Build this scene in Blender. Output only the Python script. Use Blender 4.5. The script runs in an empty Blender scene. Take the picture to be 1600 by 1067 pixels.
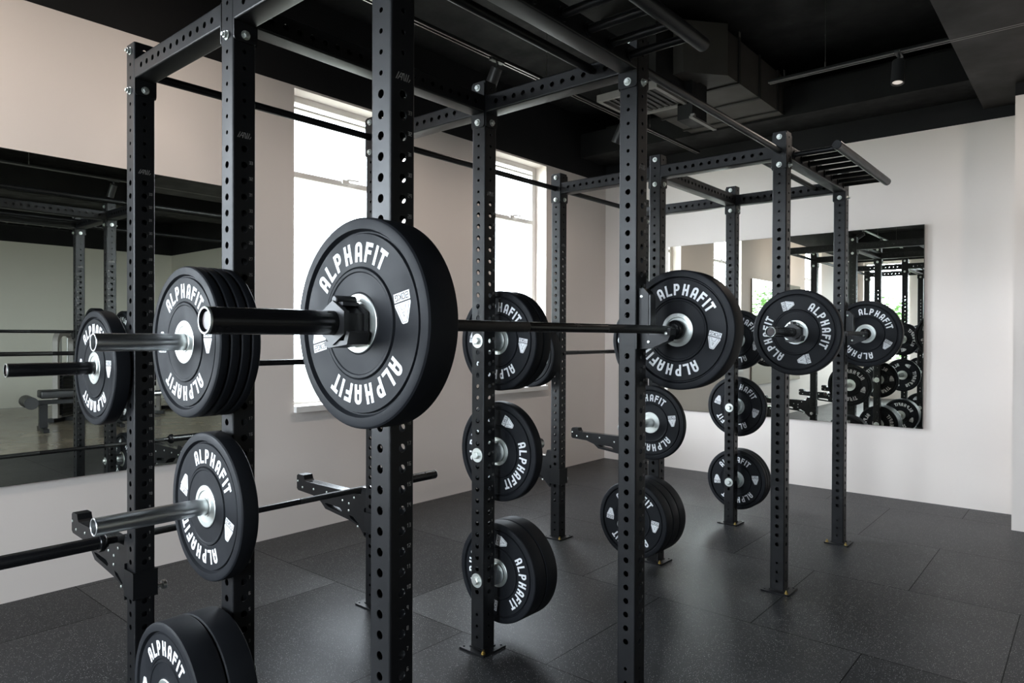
import bpy, bmesh, math, random
from mathutils import Matrix, Vector
from mathutils.geometry import tessellate_polygon

random.seed(7)
PI = math.pi
S = bpy.context.scene
COL = S.collection

# ------------------------------------------------------------------ camera
F_PX, YAW, PITCH, ROLL, CAM_H = 1071.82, 0.706, 0.0077, 0.0039, 1.378
fw = Vector((math.cos(YAW) * math.cos(PITCH), math.sin(YAW) * math.cos(PITCH), -math.sin(PITCH)))
rt = Vector((math.sin(YAW), -math.cos(YAW), 0))
up = rt.cross(fw)
r2 = rt * math.cos(ROLL) + up * math.sin(ROLL)
u2 = -rt * math.sin(ROLL) + up * math.cos(ROLL)
cam_data = bpy.data.cameras.new('camera')
cam = bpy.data.objects.new('camera', cam_data)
COL.objects.link(cam)
m = Matrix.Identity(4)
for i in range(3):
    m[i][0], m[i][1], m[i][2] = r2[i], u2[i], -fw[i]
m[2][3] = CAM_H
cam.matrix_world = m
cam_data.sensor_width = 36
cam_data.lens = 36 * F_PX / 1600
cam_data.clip_start = 0.02
S.camera = cam

# ------------------------------------------------------------------ world, exposure
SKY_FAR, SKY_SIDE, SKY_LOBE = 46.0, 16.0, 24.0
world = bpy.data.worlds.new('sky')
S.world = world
world.use_nodes = True
nt = world.node_tree
nt.nodes.clear()
wo = nt.nodes.new('ShaderNodeOutputWorld')
bg = nt.nodes.new('ShaderNodeBackground')
tc = nt.nodes.new('ShaderNodeTexCoord')
sx = nt.nodes.new('ShaderNodeSeparateXYZ')
nt.links.new(tc.outputs['Generated'], sx.inputs[0])
ramp = nt.nodes.new('ShaderNodeValToRGB')
mr = nt.nodes.new('ShaderNodeMapRange')
mr.inputs['From Min'].default_value = -0.4
mr.inputs['From Max'].default_value = 0.6
nt.links.new(sx.outputs['Z'], mr.inputs['Value'])
nt.links.new(mr.outputs[0], ramp.inputs[0])
e = ramp.color_ramp.elements
e[0].position = 0.30; e[0].color = (0.20, 0.21, 0.19, 1)
e[1].position = 1.0; e[1].color = (0.84, 0.90, 1.0, 1)
e3 = ramp.color_ramp.elements.new(0.44); e3.color = (0.82, 0.88, 1.0, 1)
ms = nt.nodes.new('ShaderNodeMapRange')        # overcast sky, brighter on the -X side
ms.inputs['From Min'].default_value = -1.0
ms.inputs['From Max'].default_value = -0.3
ms.inputs['To Min'].default_value = SKY_FAR
ms.inputs['To Max'].default_value = SKY_SIDE
nt.links.new(sx.outputs['X'], ms.inputs['Value'])
nt.links.new(ramp.outputs[0], bg.inputs['Color'])
dp = nt.nodes.new('ShaderNodeVectorMath'); dp.operation = 'DOT_PRODUCT'      # bright lobe added to the sky to light plates and posts
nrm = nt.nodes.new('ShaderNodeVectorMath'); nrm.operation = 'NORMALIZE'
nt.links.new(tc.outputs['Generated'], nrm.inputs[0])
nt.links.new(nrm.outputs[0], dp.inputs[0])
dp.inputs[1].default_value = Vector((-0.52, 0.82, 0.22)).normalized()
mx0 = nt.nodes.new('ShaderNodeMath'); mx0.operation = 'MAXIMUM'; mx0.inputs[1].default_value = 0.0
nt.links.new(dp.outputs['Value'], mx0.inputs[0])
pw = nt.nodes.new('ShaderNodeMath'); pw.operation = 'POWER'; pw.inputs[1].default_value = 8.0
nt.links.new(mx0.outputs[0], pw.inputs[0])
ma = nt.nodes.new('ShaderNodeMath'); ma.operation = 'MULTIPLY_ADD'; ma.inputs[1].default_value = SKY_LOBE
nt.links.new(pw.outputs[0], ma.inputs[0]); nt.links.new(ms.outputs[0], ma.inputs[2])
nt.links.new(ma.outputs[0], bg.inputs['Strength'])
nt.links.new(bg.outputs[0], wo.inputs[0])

S.view_settings.view_transform = 'Standard'
S.view_settings.look = 'None'
S.view_settings.gamma = 1
S.view_settings.use_curve_mapping = False
S.view_settings.exposure = -0.05
S.cycles.use_denoising = True
S.cycles.max_bounces = 12
S.cycles.glossy_bounces = 8
S.cycles.diffuse_bounces = 6
S.cycles.transparent_max_bounces = 16
S.cycles.sample_clamp_indirect = 8.0
S.cycles.caustics_reflective = False
S.cycles.caustics_refractive = False


# room and openings (metres; x along the window wall, y towards it)
XB, YW, YR, XF = 6.605, 4.246, -7.0, -4.1
BAND_Z, CEIL_Z = 3.11, 3.75
W_OPEN = [(-3.55, -2.55, 0.861, 3.094), (-1.46, -0.44, 0.861, 3.094), (2.644, 3.66, 0.861, 3.094), (4.70, 5.505, 0.861, 3.094)]
FRONT_OPEN = [(-0.75, 0.75, 0.861, 3.094), (1.40, 2.60, 0.861, 3.094), (3.15, 4.10, 0.861, 3.094)]


def portal(name, loc, rot, sx_, sy_):
    l = bpy.data.lights.new(name, 'AREA')
    l.shape = 'RECTANGLE'
    l.size, l.size_y = sx_, sy_
    l.cycles.is_portal = True
    o = bpy.data.objects.new(name, l)
    COL.objects.link(o)
    o.location = loc
    o.rotation_euler = rot


for (a, b, z0, z1) in W_OPEN:
    portal('window_daylight', ((a + b) / 2, YW + 0.23, (z0 + z1) / 2), (-PI / 2, 0, 0), b - a, z1 - z0)
for (a, b, z0, z1) in FRONT_OPEN:
    portal('window_daylight', (XF - 0.23, (a + b) / 2, (z0 + z1) / 2), (0, -PI / 2, 0), z1 - z0, b - a)


# ------------------------------------------------------------------ materials
def mat(name, col, rough=0.5, metal=0.0, spec=0.5, coat=0.0, emit=None):
    m_ = bpy.data.materials.new(name)
    m_.use_nodes = True
    p = m_.node_tree.nodes['Principled BSDF']
    p.inputs['Base Color'].default_value = (*col, 1)
    p.inputs['Roughness'].default_value = rough
    p.inputs['Metallic'].default_value = metal
    p.inputs['Specular IOR Level'].default_value = spec
    p.inputs['Coat Weight'].default_value = coat
    if emit:
        p.inputs['Emission Color'].default_value = (*emit[0], 1)
        p.inputs['Emission Strength'].default_value = emit[1]
    return m_


def N(m_, t, **kw):
    n = m_.node_tree.nodes.new(t)
    for k, v in kw.items():
        setattr(n, k, v)
    return n


def L(m_, a, b):
    m_.node_tree.links.new(a, b)


def M_(m_, op, a, b=None, c=None):
    n = m_.node_tree.nodes.new('ShaderNodeMath')
    n.operation = op
    for i, v in enumerate((a, b, c)):
        if v is None:
            continue
        if isinstance(v, (int, float)):
            n.inputs[i].default_value = v
        else:
            m_.node_tree.links.new(v, n.inputs[i])
    return n.outputs[0]


def vary(m_, col, scale=6, amt=0.35, rough=None, bump=0.0, bscale=300, detail=3):
    """subtle procedural variation of the colour and the gloss, optional bump"""
    p = m_.node_tree.nodes['Principled BSDF']
    g = N(m_, 'ShaderNodeNewGeometry')
    n = N(m_, 'ShaderNodeTexNoise')
    n.inputs['Scale'].default_value = scale
    n.inputs['Detail'].default_value = detail
    L(m_, g.outputs['Position'], n.inputs['Vector'])
    mx = N(m_, 'ShaderNodeMix', data_type='RGBA')
    mx.inputs[6].default_value = (*[c * (1 - amt) for c in col], 1)
    mx.inputs[7].default_value = (*[min(1, c * (1 + amt)) for c in col], 1)
    L(m_, n.outputs['Fac'], mx.inputs[0])
    L(m_, mx.outputs[2], p.inputs['Base Color'])
    if rough:
        r = N(m_, 'ShaderNodeMapRange')
        r.inputs['From Min'].default_value = 0.3
        r.inputs['From Max'].default_value = 0.7
        r.inputs['To Min'].default_value = rough[0]
        r.inputs['To Max'].default_value = rough[1]
        L(m_, n.outputs['Fac'], r.inputs['Value'])
        L(m_, r.outputs[0], p.inputs['Roughness'])
    if bump:
        n2 = N(m_, 'ShaderNodeTexNoise')
        n2.inputs['Scale'].default_value = bscale
        L(m_, g.outputs['Position'], n2.inputs['Vector'])
        b = N(m_, 'ShaderNodeBump')
        b.inputs['Strength'].default_value = bump
        b.inputs['Distance'].default_value = 0.002
        L(m_, n2.outputs['Fac'], b.inputs['Height'])
        L(m_, b.outputs[0], p.inputs['Normal'])
    return m_


STEEL_BLACK = vary(mat('black_powder_coat', (0.006, 0.0062, 0.007), 0.38, 0.0, 0.30), (0.006, 0.0062, 0.007), 8, 0.2, (0.35, 0.42), 0.03, 900)
BAR_BLACK = vary(mat('black_bar_coating', (0.010, 0.010, 0.011), 0.22, 0.2, 0.6), (0.010, 0.010, 0.011), 20, 0.2, (0.18, 0.28))
RUBBER = vary(mat('black_bumper_rubber', (0.0095, 0.0105, 0.0128), 0.5, 0.0, 0.16), (0.0095, 0.0105, 0.0128), 9, 0.25, (0.45, 0.62), 0.04, 600)
CHROME = vary(mat('polished_steel', (0.62, 0.63, 0.63), 0.30, 1.0), (0.60, 0.61, 0.61), 3, 0.05)
ZINC = vary(mat('zinc_plated_steel', (0.70, 0.74, 0.72), 0.42, 1.0), (0.72, 0.75, 0.72), 3, 0.05)
BRASS = vary(mat('yellow_zinc_anchor', (0.75, 0.55, 0.22), 0.28, 1.0), (0.75, 0.55, 0.22), 30, 0.15)
WHITE_INK = vary(mat('white_print', (0.82, 0.83, 0.84), 0.55), (0.82, 0.83, 0.84), 30, 0.04)
DARK_INK = vary(mat('dark_print', (0.03, 0.03, 0.035), 0.6), (0.03, 0.03, 0.035), 30, 0.1)
CUT_GREY = vary(mat('cut_number_grey', (0.22, 0.21, 0.20), 0.6), (0.22, 0.21, 0.20), 30, 0.1)
PLASTIC = vary(mat('black_nylon', (0.018, 0.018, 0.019), 0.42), (0.018, 0.018, 0.019), 20, 0.2)
PAD = vary(mat('black_vinyl_pad', (0.012, 0.012, 0.013), 0.4), (0.012, 0.012, 0.013), 15, 0.2, (0.35, 0.5))
GREY_MACHINE = vary(mat('grey_machine_paint', (0.25, 0.23, 0.21), 0.4), (0.25, 0.23, 0.21), 10, 0.1)
FRAME_WHITE = vary(mat('white_window_paint', (0.78, 0.76, 0.73), 0.45), (0.78, 0.76, 0.73), 10, 0.04)
CEIL_BLACK = vary(mat('black_ceiling_paint', (0.005, 0.005, 0.005), 0.7, 0.0, 0.25), (0.005, 0.005, 0.005), 5, 0.6, (0.55, 0.85), 0.9, 14, 8)
DUCT_BLACK = vary(mat('black_painted_duct', (0.020, 0.0185, 0.017), 0.6, 0.0, 0.3), (0.020, 0.0185, 0.017), 4, 0.35, (0.5, 0.7), 0.6, 9, 6)
DUCT_METAL = vary(mat('dull_painted_duct_metal', (0.055, 0.050, 0.044), 0.6, 0.0, 0.3), (0.055, 0.050, 0.044), 4, 0.35, (0.5, 0.7), 0.6, 9, 6)
VENT_GREY = vary(mat('grey_vent_metal', (0.16, 0.15, 0.14), 0.5), (0.16, 0.15, 0.14), 12, 0.15)
LENS = vary(mat('frosted_lamp_lens', (0.75, 0.72, 0.68), 0.3), (0.75, 0.72, 0.68), 20, 0.05)
LENS_LIT = vary(mat('lit_lamp_lens', (0.8, 0.75, 0.7), 0.3, emit=((1.0, 0.9, 0.8), 0.6)), (0.8, 0.75, 0.7), 20, 0.05)
LEAF = vary(mat('green_leaves', (0.10, 0.22, 0.05), 0.6), (0.10, 0.22, 0.05), 3, 0.6)
BARK = vary(mat('brown_bark', (0.10, 0.07, 0.05), 0.8), (0.10, 0.07, 0.05), 8, 0.3)


def wall_mat(name, col):
    """painted plaster: the paint changes to black above a level line"""
    m_ = mat(name, col, 0.75, 0, 0.3)
    vary(m_, col, 1.6, 0.035, (0.68, 0.82), 0.05, 160)
    p = m_.node_tree.nodes['Principled BSDF']
    src = p.inputs['Base Color'].links[0].from_socket
    g = N(m_, 'ShaderNodeNewGeometry')
    s = N(m_, 'ShaderNodeSeparateXYZ')
    L(m_, g.outputs['Position'], s.inputs[0])
    f = M_(m_, 'GREATER_THAN', s.outputs['Z'], BAND_Z)
    mx = N(m_, 'ShaderNodeMix', data_type='RGBA')
    mx.inputs[7].default_value = (0.006, 0.006, 0.0065, 1)
    L(m_, f, mx.inputs[0])
    L(m_, src, mx.inputs[6])
    L(m_, mx.outputs[2], p.inputs['Base Color'])
    return m_


WALL = wall_mat('warm_white_wall_paint', (0.78, 0.71, 0.66))
WALL_FAR = wall_mat('grey_green_wall_paint', (0.62, 0.60, 0.52))


def floor_rubber():
    m_ = mat('speckled_rubber_tiles', (0.022, 0.023, 0.025), 0.5, 0, 0.2)
    p = m_.node_tree.nodes['Principled BSDF']
    g = N(m_, 'ShaderNodeNewGeometry')
    s = N(m_, 'ShaderNodeSeparateXYZ')
    L(m_, g.outputs['Position'], s.inputs[0])
    T = 0.98
    xr = M_(m_, 'DIVIDE', M_(m_, 'SUBTRACT', s.outputs['X'], 2.28), T)
    row = M_(m_, 'FLOOR', xr)
    fx = M_(m_, 'SUBTRACT', xr, row)
    odd = M_(m_, 'FLOORED_MODULO', row, 2.0)
    yr = M_(m_, 'DIVIDE', M_(m_, 'ADD', M_(m_, 'SUBTRACT', s.outputs['Y'], 1.75), M_(m_, 'MULTIPLY', odd, 0.49)), T)
    colm = M_(m_, 'FLOOR', yr)
    fy = M_(m_, 'SUBTRACT', yr, colm)
    ex = M_(m_, 'MINIMUM', fx, M_(m_, 'SUBTRACT', 1.0, fx))
    ey = M_(m_, 'MINIMUM', fy, M_(m_, 'SUBTRACT', 1.0, fy))
    seam = M_(m_, 'LESS_THAN', M_(m_, 'MINIMUM', ex, ey), 0.0024)
    cv = N(m_, 'ShaderNodeCombineXYZ')
    L(m_, row, cv.inputs[0]); L(m_, colm, cv.inputs[1])
    wn = N(m_, 'ShaderNodeTexWhiteNoise', noise_dimensions='2D')
    L(m_, cv.outputs[0], wn.inputs['Vector'])
    # base tone: each tile a little different, soft smudges
    n1 = N(m_, 'ShaderNodeTexNoise'); n1.inputs['Scale'].default_value = 1.3; n1.inputs['Detail'].default_value = 5
    L(m_, g.outputs['Position'], n1.inputs['Vector'])
    tone = M_(m_, 'ADD', M_(m_, 'MULTIPLY', wn.outputs['Value'], 0.35), M_(m_, 'MULTIPLY', n1.outputs['Fac'], 0.9))
    n2 = N(m_, 'ShaderNodeTexNoise'); n2.inputs['Scale'].default_value = 160; n2.inputs['Detail'].default_value = 2
    L(m_, g.outputs['Position'], n2.inputs['Vector'])
    tone2 = M_(m_, 'ADD', tone, M_(m_, 'MULTIPLY', n2.outputs['Fac'], 0.5))
    cr = N(m_, 'ShaderNodeValToRGB')
    cr.color_ramp.elements[0].position = 0.45; cr.color_ramp.elements[0].color = (0.009, 0.0095, 0.0105, 1)
    cr.color_ramp.elements[1].position = 1.25; cr.color_ramp.elements[1].color = (0.030, 0.030, 0.031, 1)
    L(m_, tone2, cr.inputs[0])
    # flecks
    vo = N(m_, 'ShaderNodeTexVoronoi'); vo.inputs['Scale'].default_value = 300
    L(m_, g.outputs['Position'], vo.inputs['Vector'])
    sc_ = N(m_, 'ShaderNodeSeparateColor')
    L(m_, vo.outputs['Color'], sc_.inputs[0])
    fl = M_(m_, 'MULTIPLY', M_(m_, 'GREATER_THAN', sc_.outputs[0], 0.90), M_(m_, 'LESS_THAN', vo.outputs['Distance'], 0.42))
    fl = M_(m_, 'MULTIPLY', fl, M_(m_, 'ADD', 0.25, M_(m_, 'MULTIPLY', sc_.outputs[1], 0.75)))
    mx = N(m_, 'ShaderNodeMix', data_type='RGBA')
    L(m_, fl, mx.inputs[0]); L(m_, cr.outputs[0], mx.inputs[6])
    mx.inputs[7].default_value = (0.48, 0.48, 0.46, 1)
    mx2 = N(m_, 'ShaderNodeMix', data_type='RGBA')
    L(m_, seam, mx2.inputs[0]); L(m_, mx.outputs[2], mx2.inputs[6])
    mx2.inputs[7].default_value = (0.004, 0.004, 0.004, 1)
    L(m_, mx2.outputs[2], p.inputs['Base Color'])
    rg = N(m_, 'ShaderNodeMapRange')
    rg.inputs['From Min'].default_value = 0.3; rg.inputs['From Max'].default_value = 0.75
    rg.inputs['To Min'].default_value = 0.27; rg.inputs['To Max'].default_value = 0.36
    L(m_, n1.outputs['Fac'], rg.inputs['Value'])
    L(m_, M_(m_, 'ADD', rg.outputs[0], M_(m_, 'MULTIPLY', wn.outputs['Value'], 0.10)), p.inputs['Roughness'])
    L(m_, M_(m_, 'MULTIPLY', M_(m_, 'SUBTRACT', 1.0, M_(m_, 'MULTIPLY', seam, 0.8)), M_(m_, 'ADD', 0.08, M_(m_, 'MULTIPLY', wn.outputs['Value'], 0.14))), p.inputs['Specular IOR Level'])
    b = N(m_, 'ShaderNodeBump'); b.inputs['Strength'].default_value = 0.35; b.inputs['Distance'].default_value = 0.002
    L(m_, n2.outputs['Fac'], b.inputs['Height'])
    L(m_, b.outputs[0], p.inputs['Normal'])
    return m_


def floor_vinyl():
    m_ = mat('glossy_brown_floor', (0.2, 0.17, 0.13), 0.2)
    p = m_.node_tree.nodes['Principled BSDF']
    g = N(m_, 'ShaderNodeNewGeometry')
    n = N(m_, 'ShaderNodeTexNoise'); n.inputs['Scale'].default_value = 1.1; n.inputs['Detail'].default_value = 9; n.inputs['Roughness'].default_value = 0.65
    L(m_, g.outputs['Position'], n.inputs['Vector'])
    cr = N(m_, 'ShaderNodeValToRGB')
    cr.color_ramp.elements[0].position = 0.3; cr.color_ramp.elements[0].color = (0.15, 0.12, 0.085, 1)
    cr.color_ramp.elements[1].position = 0.75; cr.color_ramp.elements[1].color = (0.42, 0.36, 0.27, 1)
    L(m_, n.outputs['Fac'], cr.inputs[0])
    L(m_, cr.outputs[0], p.inputs['Base Color'])
    r = N(m_, 'ShaderNodeMapRange')
    r.inputs['To Min'].default_value = 0.08; r.inputs['To Max'].default_value = 0.3
    L(m_, n.outputs['Fac'], r.inputs['Value'])
    L(m_, r.outputs[0], p.inputs['Roughness'])
    return m_


def mirror_mat():
    m_ = mat('silvered_mirror_glass', (0.84, 0.86, 0.80), 0.0, 1.0)
    return m_


def glass_mat():
    m_ = bpy.data.materials.new('window_glass')
    m_.use_nodes = True
    t = m_.node_tree
    t.nodes.clear()
    o = t.nodes.new('ShaderNodeOutputMaterial')
    a = t.nodes.new('ShaderNodeBsdfTransparent')
    a.inputs[0].default_value = (0.93, 0.95, 0.94, 1)
    b = t.nodes.new('ShaderNodeBsdfGlossy')
    b.inputs['Roughness'].default_value = 0.02
    fz = t.nodes.new('ShaderNodeValue')
    fz.outputs[0].default_value = 0.05
    x = t.nodes.new('ShaderNodeMixShader')
    t.links.new(fz.outputs[0], x.inputs[0]); t.links.new(a.outputs[0], x.inputs[1]); t.links.new(b.outputs[0], x.inputs[2])
    t.links.new(x.outputs[0], o.inputs[0])
    return m_


RUBBER_FLOOR, VINYL, MIRROR, GLASS = floor_rubber(), floor_vinyl(), mirror_mat(), glass_mat()


# ------------------------------------------------------------------ mesh helpers
class MB:
    def __init__(s):
        s.v, s.f = [], []

    def add(s, vs, fs, M=None):
        o = len(s.v)
        s.v += [tuple(M @ Vector(p)) if M is not None else tuple(p) for p in vs]
        s.f += [tuple(i + o for i in f) for f in fs]
        return s

    def box(s, a, b, M=None):
        x0, y0, z0 = a; x1, y1, z1 = b
        vs = [(x0, y0, z0), (x1, y0, z0), (x1, y1, z0), (x0, y1, z0), (x0, y0, z1), (x1, y0, z1), (x1, y1, z1), (x0, y1, z1)]
        return s.add(vs, [(0, 3, 2, 1), (4, 5, 6, 7), (0, 1, 5, 4), (1, 2, 6, 5), (2, 3, 7, 6), (3, 0, 4, 7)], M)

    def lathe(s, prof, n=32, M=None, closed=False):
        """profile of (axial x, radius) about the X axis; ends closed by radius 0"""
        vs, fs, rings = [], [], []
        for (x, r) in prof:
            if r < 1e-7:
                rings.append([len(vs)]); vs.append((x, 0, 0))
            else:
                rings.append(list(range(len(vs), len(vs) + n)))
                vs += [(x, r * math.cos(2 * PI * k / n), r * math.sin(2 * PI * k / n)) for k in range(n)]
        pr = list(zip(rings, rings[1:]))
        if closed:
            pr.append((rings[-1], rings[0]))
        for A, B in pr:
            for k in range(n):
                k2 = (k + 1) % n
                if len(A) == 1 and len(B) == 1:
                    continue
                if len(A) == 1:
                    fs.append((A[0], B[k2], B[k]))
                elif len(B) == 1:
                    fs.append((A[k], A[k2], B[0]))
                else:
                    fs.append((A[k], A[k2], B[k2], B[k]))
        return s.add(vs, fs, M)

    def tube(s, p, q, r, n=20):
        p, q = Vector(p), Vector(q)
        d = q - p
        R = Vector((1, 0, 0)).rotation_difference(d.normalized()).to_matrix().to_4x4()
        l = d.length
        c = min(0.002, r * 0.2)
        return s.lathe([(0, 0), (0, r - c), (c, r), (l - c, r), (l, r - c), (l, 0)], n, Matrix.Translation(p) @ R)

    def prism(s, outer, holes, t0, t1, fn):
        """polygon (2-D) with holes, extruded between t0 and t1; fn(u, v, t) -> 3-D"""
        loops = [outer] + list(holes)
        flat = [p for lp in loops for p in lp]
        tris = tessellate_polygon([[Vector((x, y, 0)) for x, y in lp] for lp in loops])
        n = len(flat)
        vs = [fn(x, y, t0) for x, y in flat] + [fn(x, y, t1) for x, y in flat]
        fs = []
        for t in tris:
            fs.append(tuple(t)); fs.append(tuple(i + n for i in reversed(t)))
        o = 0
        for lp in loops:
            k = len(lp)
            for i in range(k):
                a, b = o + i, o + (i + 1) % k
                fs.append((a, b, b + n, a + n))
            o += k
        return s.add(vs, fs)

    def mesh(s, name, m_, smooth=35):
        me = bpy.data.meshes.new(name)
        me.from_pydata(s.v, [], s.f)
        me.materials.append(m_)
        bm = bmesh.new(); bm.from_mesh(me)
        bmesh.ops.recalc_face_normals(bm, faces=bm.faces)
        bm.to_mesh(me); bm.free()
        if smooth:
            me.shade_smooth()
            me.set_sharp_from_angle(angle=math.radians(smooth))
        return me


LOC = {}


def link(name, me, parent=None, loc=(0, 0, 0), rot=None):
    """loc is in world space; thing origins carry no rotation while parts are placed"""
    o = bpy.data.objects.new(name, me)
    COL.objects.link(o)
    LOC[o] = Vector(loc)
    if parent is not None:
        o.parent = parent
        o.location = Vector(loc) - LOC[parent]
    else:
        o.location = loc
    if rot:
        o.rotation_euler = rot
    return o


def thing(name, label, cat, loc=(0, 0, 0), group=None, me=None):
    o = link(name, me, None, loc)
    o['label'] = label; o['category'] = cat
    if group:
        o['group'] = group
    return o


def tag(o, label, cat, group=None):
    o['label'] = label; o['category'] = cat
    if group:
        o['group'] = group
    return o


def struct(name, mb, m_, loc=(0, 0, 0), parent=None, smooth=0):
    o = link(name, mb.mesh(name, m_, smooth), parent, loc)
    if parent is None:
        o['kind'] = 'structure'
    return o


def copy_tree(o, parent=None):
    c = o.copy()
    COL.objects.link(c)
    if parent is not None:
        c.parent = parent
    for ch in list(o.children):
        copy_tree(ch, c)
    return c


# ------------------------------------------------------------------ room shell
def wall_with_openings(name, axis, const0, const1, a0, a1, openings, m_):
    """axis 'x': wall runs along x; const = the y range"""
    mb = MB()

    def bx(a, b, z0, z1):
        if b - a < 1e-4 or z1 - z0 < 1e-4:
            return
        if axis == 'x':
            mb.box((a, const0, z0), (b, const1, z1))
        else:
            mb.box((const0, a, z0), (const1, b, z1))
    cur = a0
    for (a, b, z0, z1) in sorted(openings):
        bx(cur, a, 0, CEIL_Z)
        bx(a, b, 0, z0)
        bx(a, b, z1, CEIL_Z)
        cur = b
    bx(cur, a1, 0, CEIL_Z)
    return struct(name, mb, m_)


wall_with_openings('wall_left', 'x', YW, YW + 0.22, XF - 0.22, XB + 0.22, W_OPEN, WALL)
wall_with_openings('wall_front', 'y', XF - 0.22, XF, YR - 0.22, YW, FRONT_OPEN, WALL)
struct('wall_back', MB().box((XB, -0.6, 0), (XB + 0.22, YW, CEIL_Z)), WALL)
struct('wall_back', MB().box((XB, YR, 0), (XB + 0.22, -0.6, CEIL_Z)), WALL_FAR)
struct('wall_right', MB().box((XF, YR - 0.22, 0), (XB + 0.22, YR, CEIL_Z)), WALL_FAR)
struct('wall_return', MB().box((6.072, -0.6, 0), (XB, 0.457, CEIL_Z)), WALL)
struct('floor', MB().box((XF - 0.22, -0.95, -0.1), (XB + 0.22, YW + 0.22, 0)), RUBBER_FLOOR)
struct('floor', MB().box((XF - 0.22, YR - 0.22, -0.1), (XB + 0.22, -0.95, -0.004)), VINYL)
struct('ceiling', MB().box((XF - 0.22, YR - 0.22, CEIL_Z), (XB + 0.22, YW + 0.22, CEIL_Z + 0.1)), CEIL_BLACK)
struct('trim_1', MB().box((3.4, -0.75, 3.2), (XB, 0.70, CEIL_Z)), DUCT_BLACK)          # downstand beam
struct('trim_2', MB().box((-4.1, -3.4, 3.35), (XB, -2.9, CEIL_Z)), CEIL_BLACK)
struct('trim_3', MB().box((XB - 0.5, 0.7, 3.3), (XB, YW, 3.55)), CEIL_BLACK)


def window(idx, a, b, z0, z1, plane, axis, latch=True, transom=2.53):
    """painted steel window set back in the wall"""
    y0 = plane
    fr = MB(); t = 0.045

    def bx(mb, p0, p1, zz0, zz1, d0, d1):
        if axis == 'x':
            mb.box((p0, y0 + d0, zz0), (p1, y0 + d1, zz1))
        else:
            mb.box((y0 - d1, p0, zz0), (y0 - d0, p1, zz1))
    bx(fr, a, a + t, z0, z1, 0, 0.05); bx(fr, b - t, b, z0, z1, 0, 0.05)
    bx(fr, a + t, b - t, z1 - t, z1, 0, 0.05); bx(fr, a + t, b - t, z0, z0 + t, 0, 0.05)
    o = link('window_%d' % idx, None, None, (0, 0, 0)); o['kind'] = 'structure'
    link('window_frame', fr.mesh('window_frame', FRAME_WHITE, 0), o)
    g = MB(); bx(g, a + t, b - t, z0 + t, z1 - t, 0.022, 0.028)
    link('window_pane', g.mesh('window_pane', GLASS, 0), o)
    if latch:
        tr = MB(); bx(tr, a + t, b - t, transom - 0.02, transom + 0.02, -0.012, 0.022)
        tr2 = tr
        bx(tr2, a + t, b - t, z1 - t - 0.05, z1 - t - 0.035, -0.006, 0.02)
        link('transom', tr.mesh('transom', FRAME_WHITE, 0), o)
        mid = (a + b) / 2
        l = MB(); l.box((mid - 0.03, y0 - 0.03, transom + 0.0), (mid + 0.03, y0 - 0.012, transom + 0.03))
        l.tube((mid, y0 - 0.035, transom + 0.03), (mid + 0.11, y0 - 0.04, transom + 0.035), 0.007, 10)
        link('window_latch', l.mesh('window_latch', FRAME_WHITE), o)
        st = MB()
        st.box((a + t + 0.0, y0 - 0.004, z0 + t), (a + t + 0.022, y0 + 0.022, z1 - t))
        st.box((b - t - 0.022, y0 - 0.004, z0 + t), (b - t, y0 + 0.022, z1 - t))
        link('sash', st.mesh('sash', FRAME_WHITE, 0), o)
        sl = MB(); sl.box((a, y0 - 0.17, z0 - 0.02), (b, y0, z0 + 0.022))
        link('window_sill', sl.mesh('window_sill', FRAME_WHITE, 0), o)
    return o


window(1, *W_OPEN[2], 4.38, 'x')
window(2, *W_OPEN[3], 4.38, 'x')
window(3, *W_OPEN[0], 4.38, 'x')
window(4, *W_OPEN[1], 4.38, 'x')
for k, op in enumerate(FRONT_OPEN):
    window(5 + k, *op, XF - 0.1, 'y', latch=False)

# mirrors: framed sheets standing a little proud of the wall
for (nm, lab, lo, hi, ax) in [
    ('wall_mirror', 'large frameless mirror on the window wall, reflecting a padded bench', (-0.10, YW - 0.022, 0.602), (2.25, YW, 2.324), 'y'),
    ('wall_mirror', 'large frameless mirror on the far white wall behind the racks', (XB - 0.025, 1.10, 0.616), (XB, 3.45, 2.325), 'x')]:
    c = Vector(lo)
    o = thing(nm, lab, 'mirror', c)
    d = Vector(hi) - c
    back = MB()
    if ax == 'y':
        back.box((0, 0.004, 0), (d.x, d.y, d.z)); gl = MB().box((0.002, 0, 0.002), (d.x - 0.002, 0.004, d.z - 0.002))
    else:
        back.box((0.004, 0, 0), (d.x, d.y, d.z)); gl = MB().box((0, 0.002, 0.002), (0.004, d.y - 0.002, d.z - 0.002))
    link('backing_board', back.mesh('backing_board', VENT_GREY, 0), o, c)
    link('mirror_glass', gl.mesh('mirror_glass', MIRROR, 0), o, c)

# ------------------------------------------------------------------ ceiling services
o = thing('air_duct', 'dark painted air duct running along the ceiling toward the far wall', 'duct', (4.6, 2.10, 3.32))
mb = MB(); mb.box((0.25, 0, 0), (2.0, 0.86, 0.33))
link('duct_body', mb.mesh('duct_body', DUCT_METAL, 0), o, (4.6, 2.10, 3.32))
mb = MB().prism([(0, 0.2), (0.27, -0.02), (0.27, 0.88), (0, 0.7)], [], -0.02, 0.36, lambda u, v, t: (u, v, t))
link('duct_end', mb.mesh('duct_end', DUCT_METAL, 0), o, (4.6, 2.10, 3.32))
mb = MB()
for k in range(4):
    mb.box((0.5 + k * 0.42, -0.012, -0.012), (0.53 + k * 0.42, 0.872, 0.342))
link('duct_flange', mb.mesh('duct_flange', DUCT_BLACK, 0), o, (4.6, 2.10, 3.32))
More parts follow.
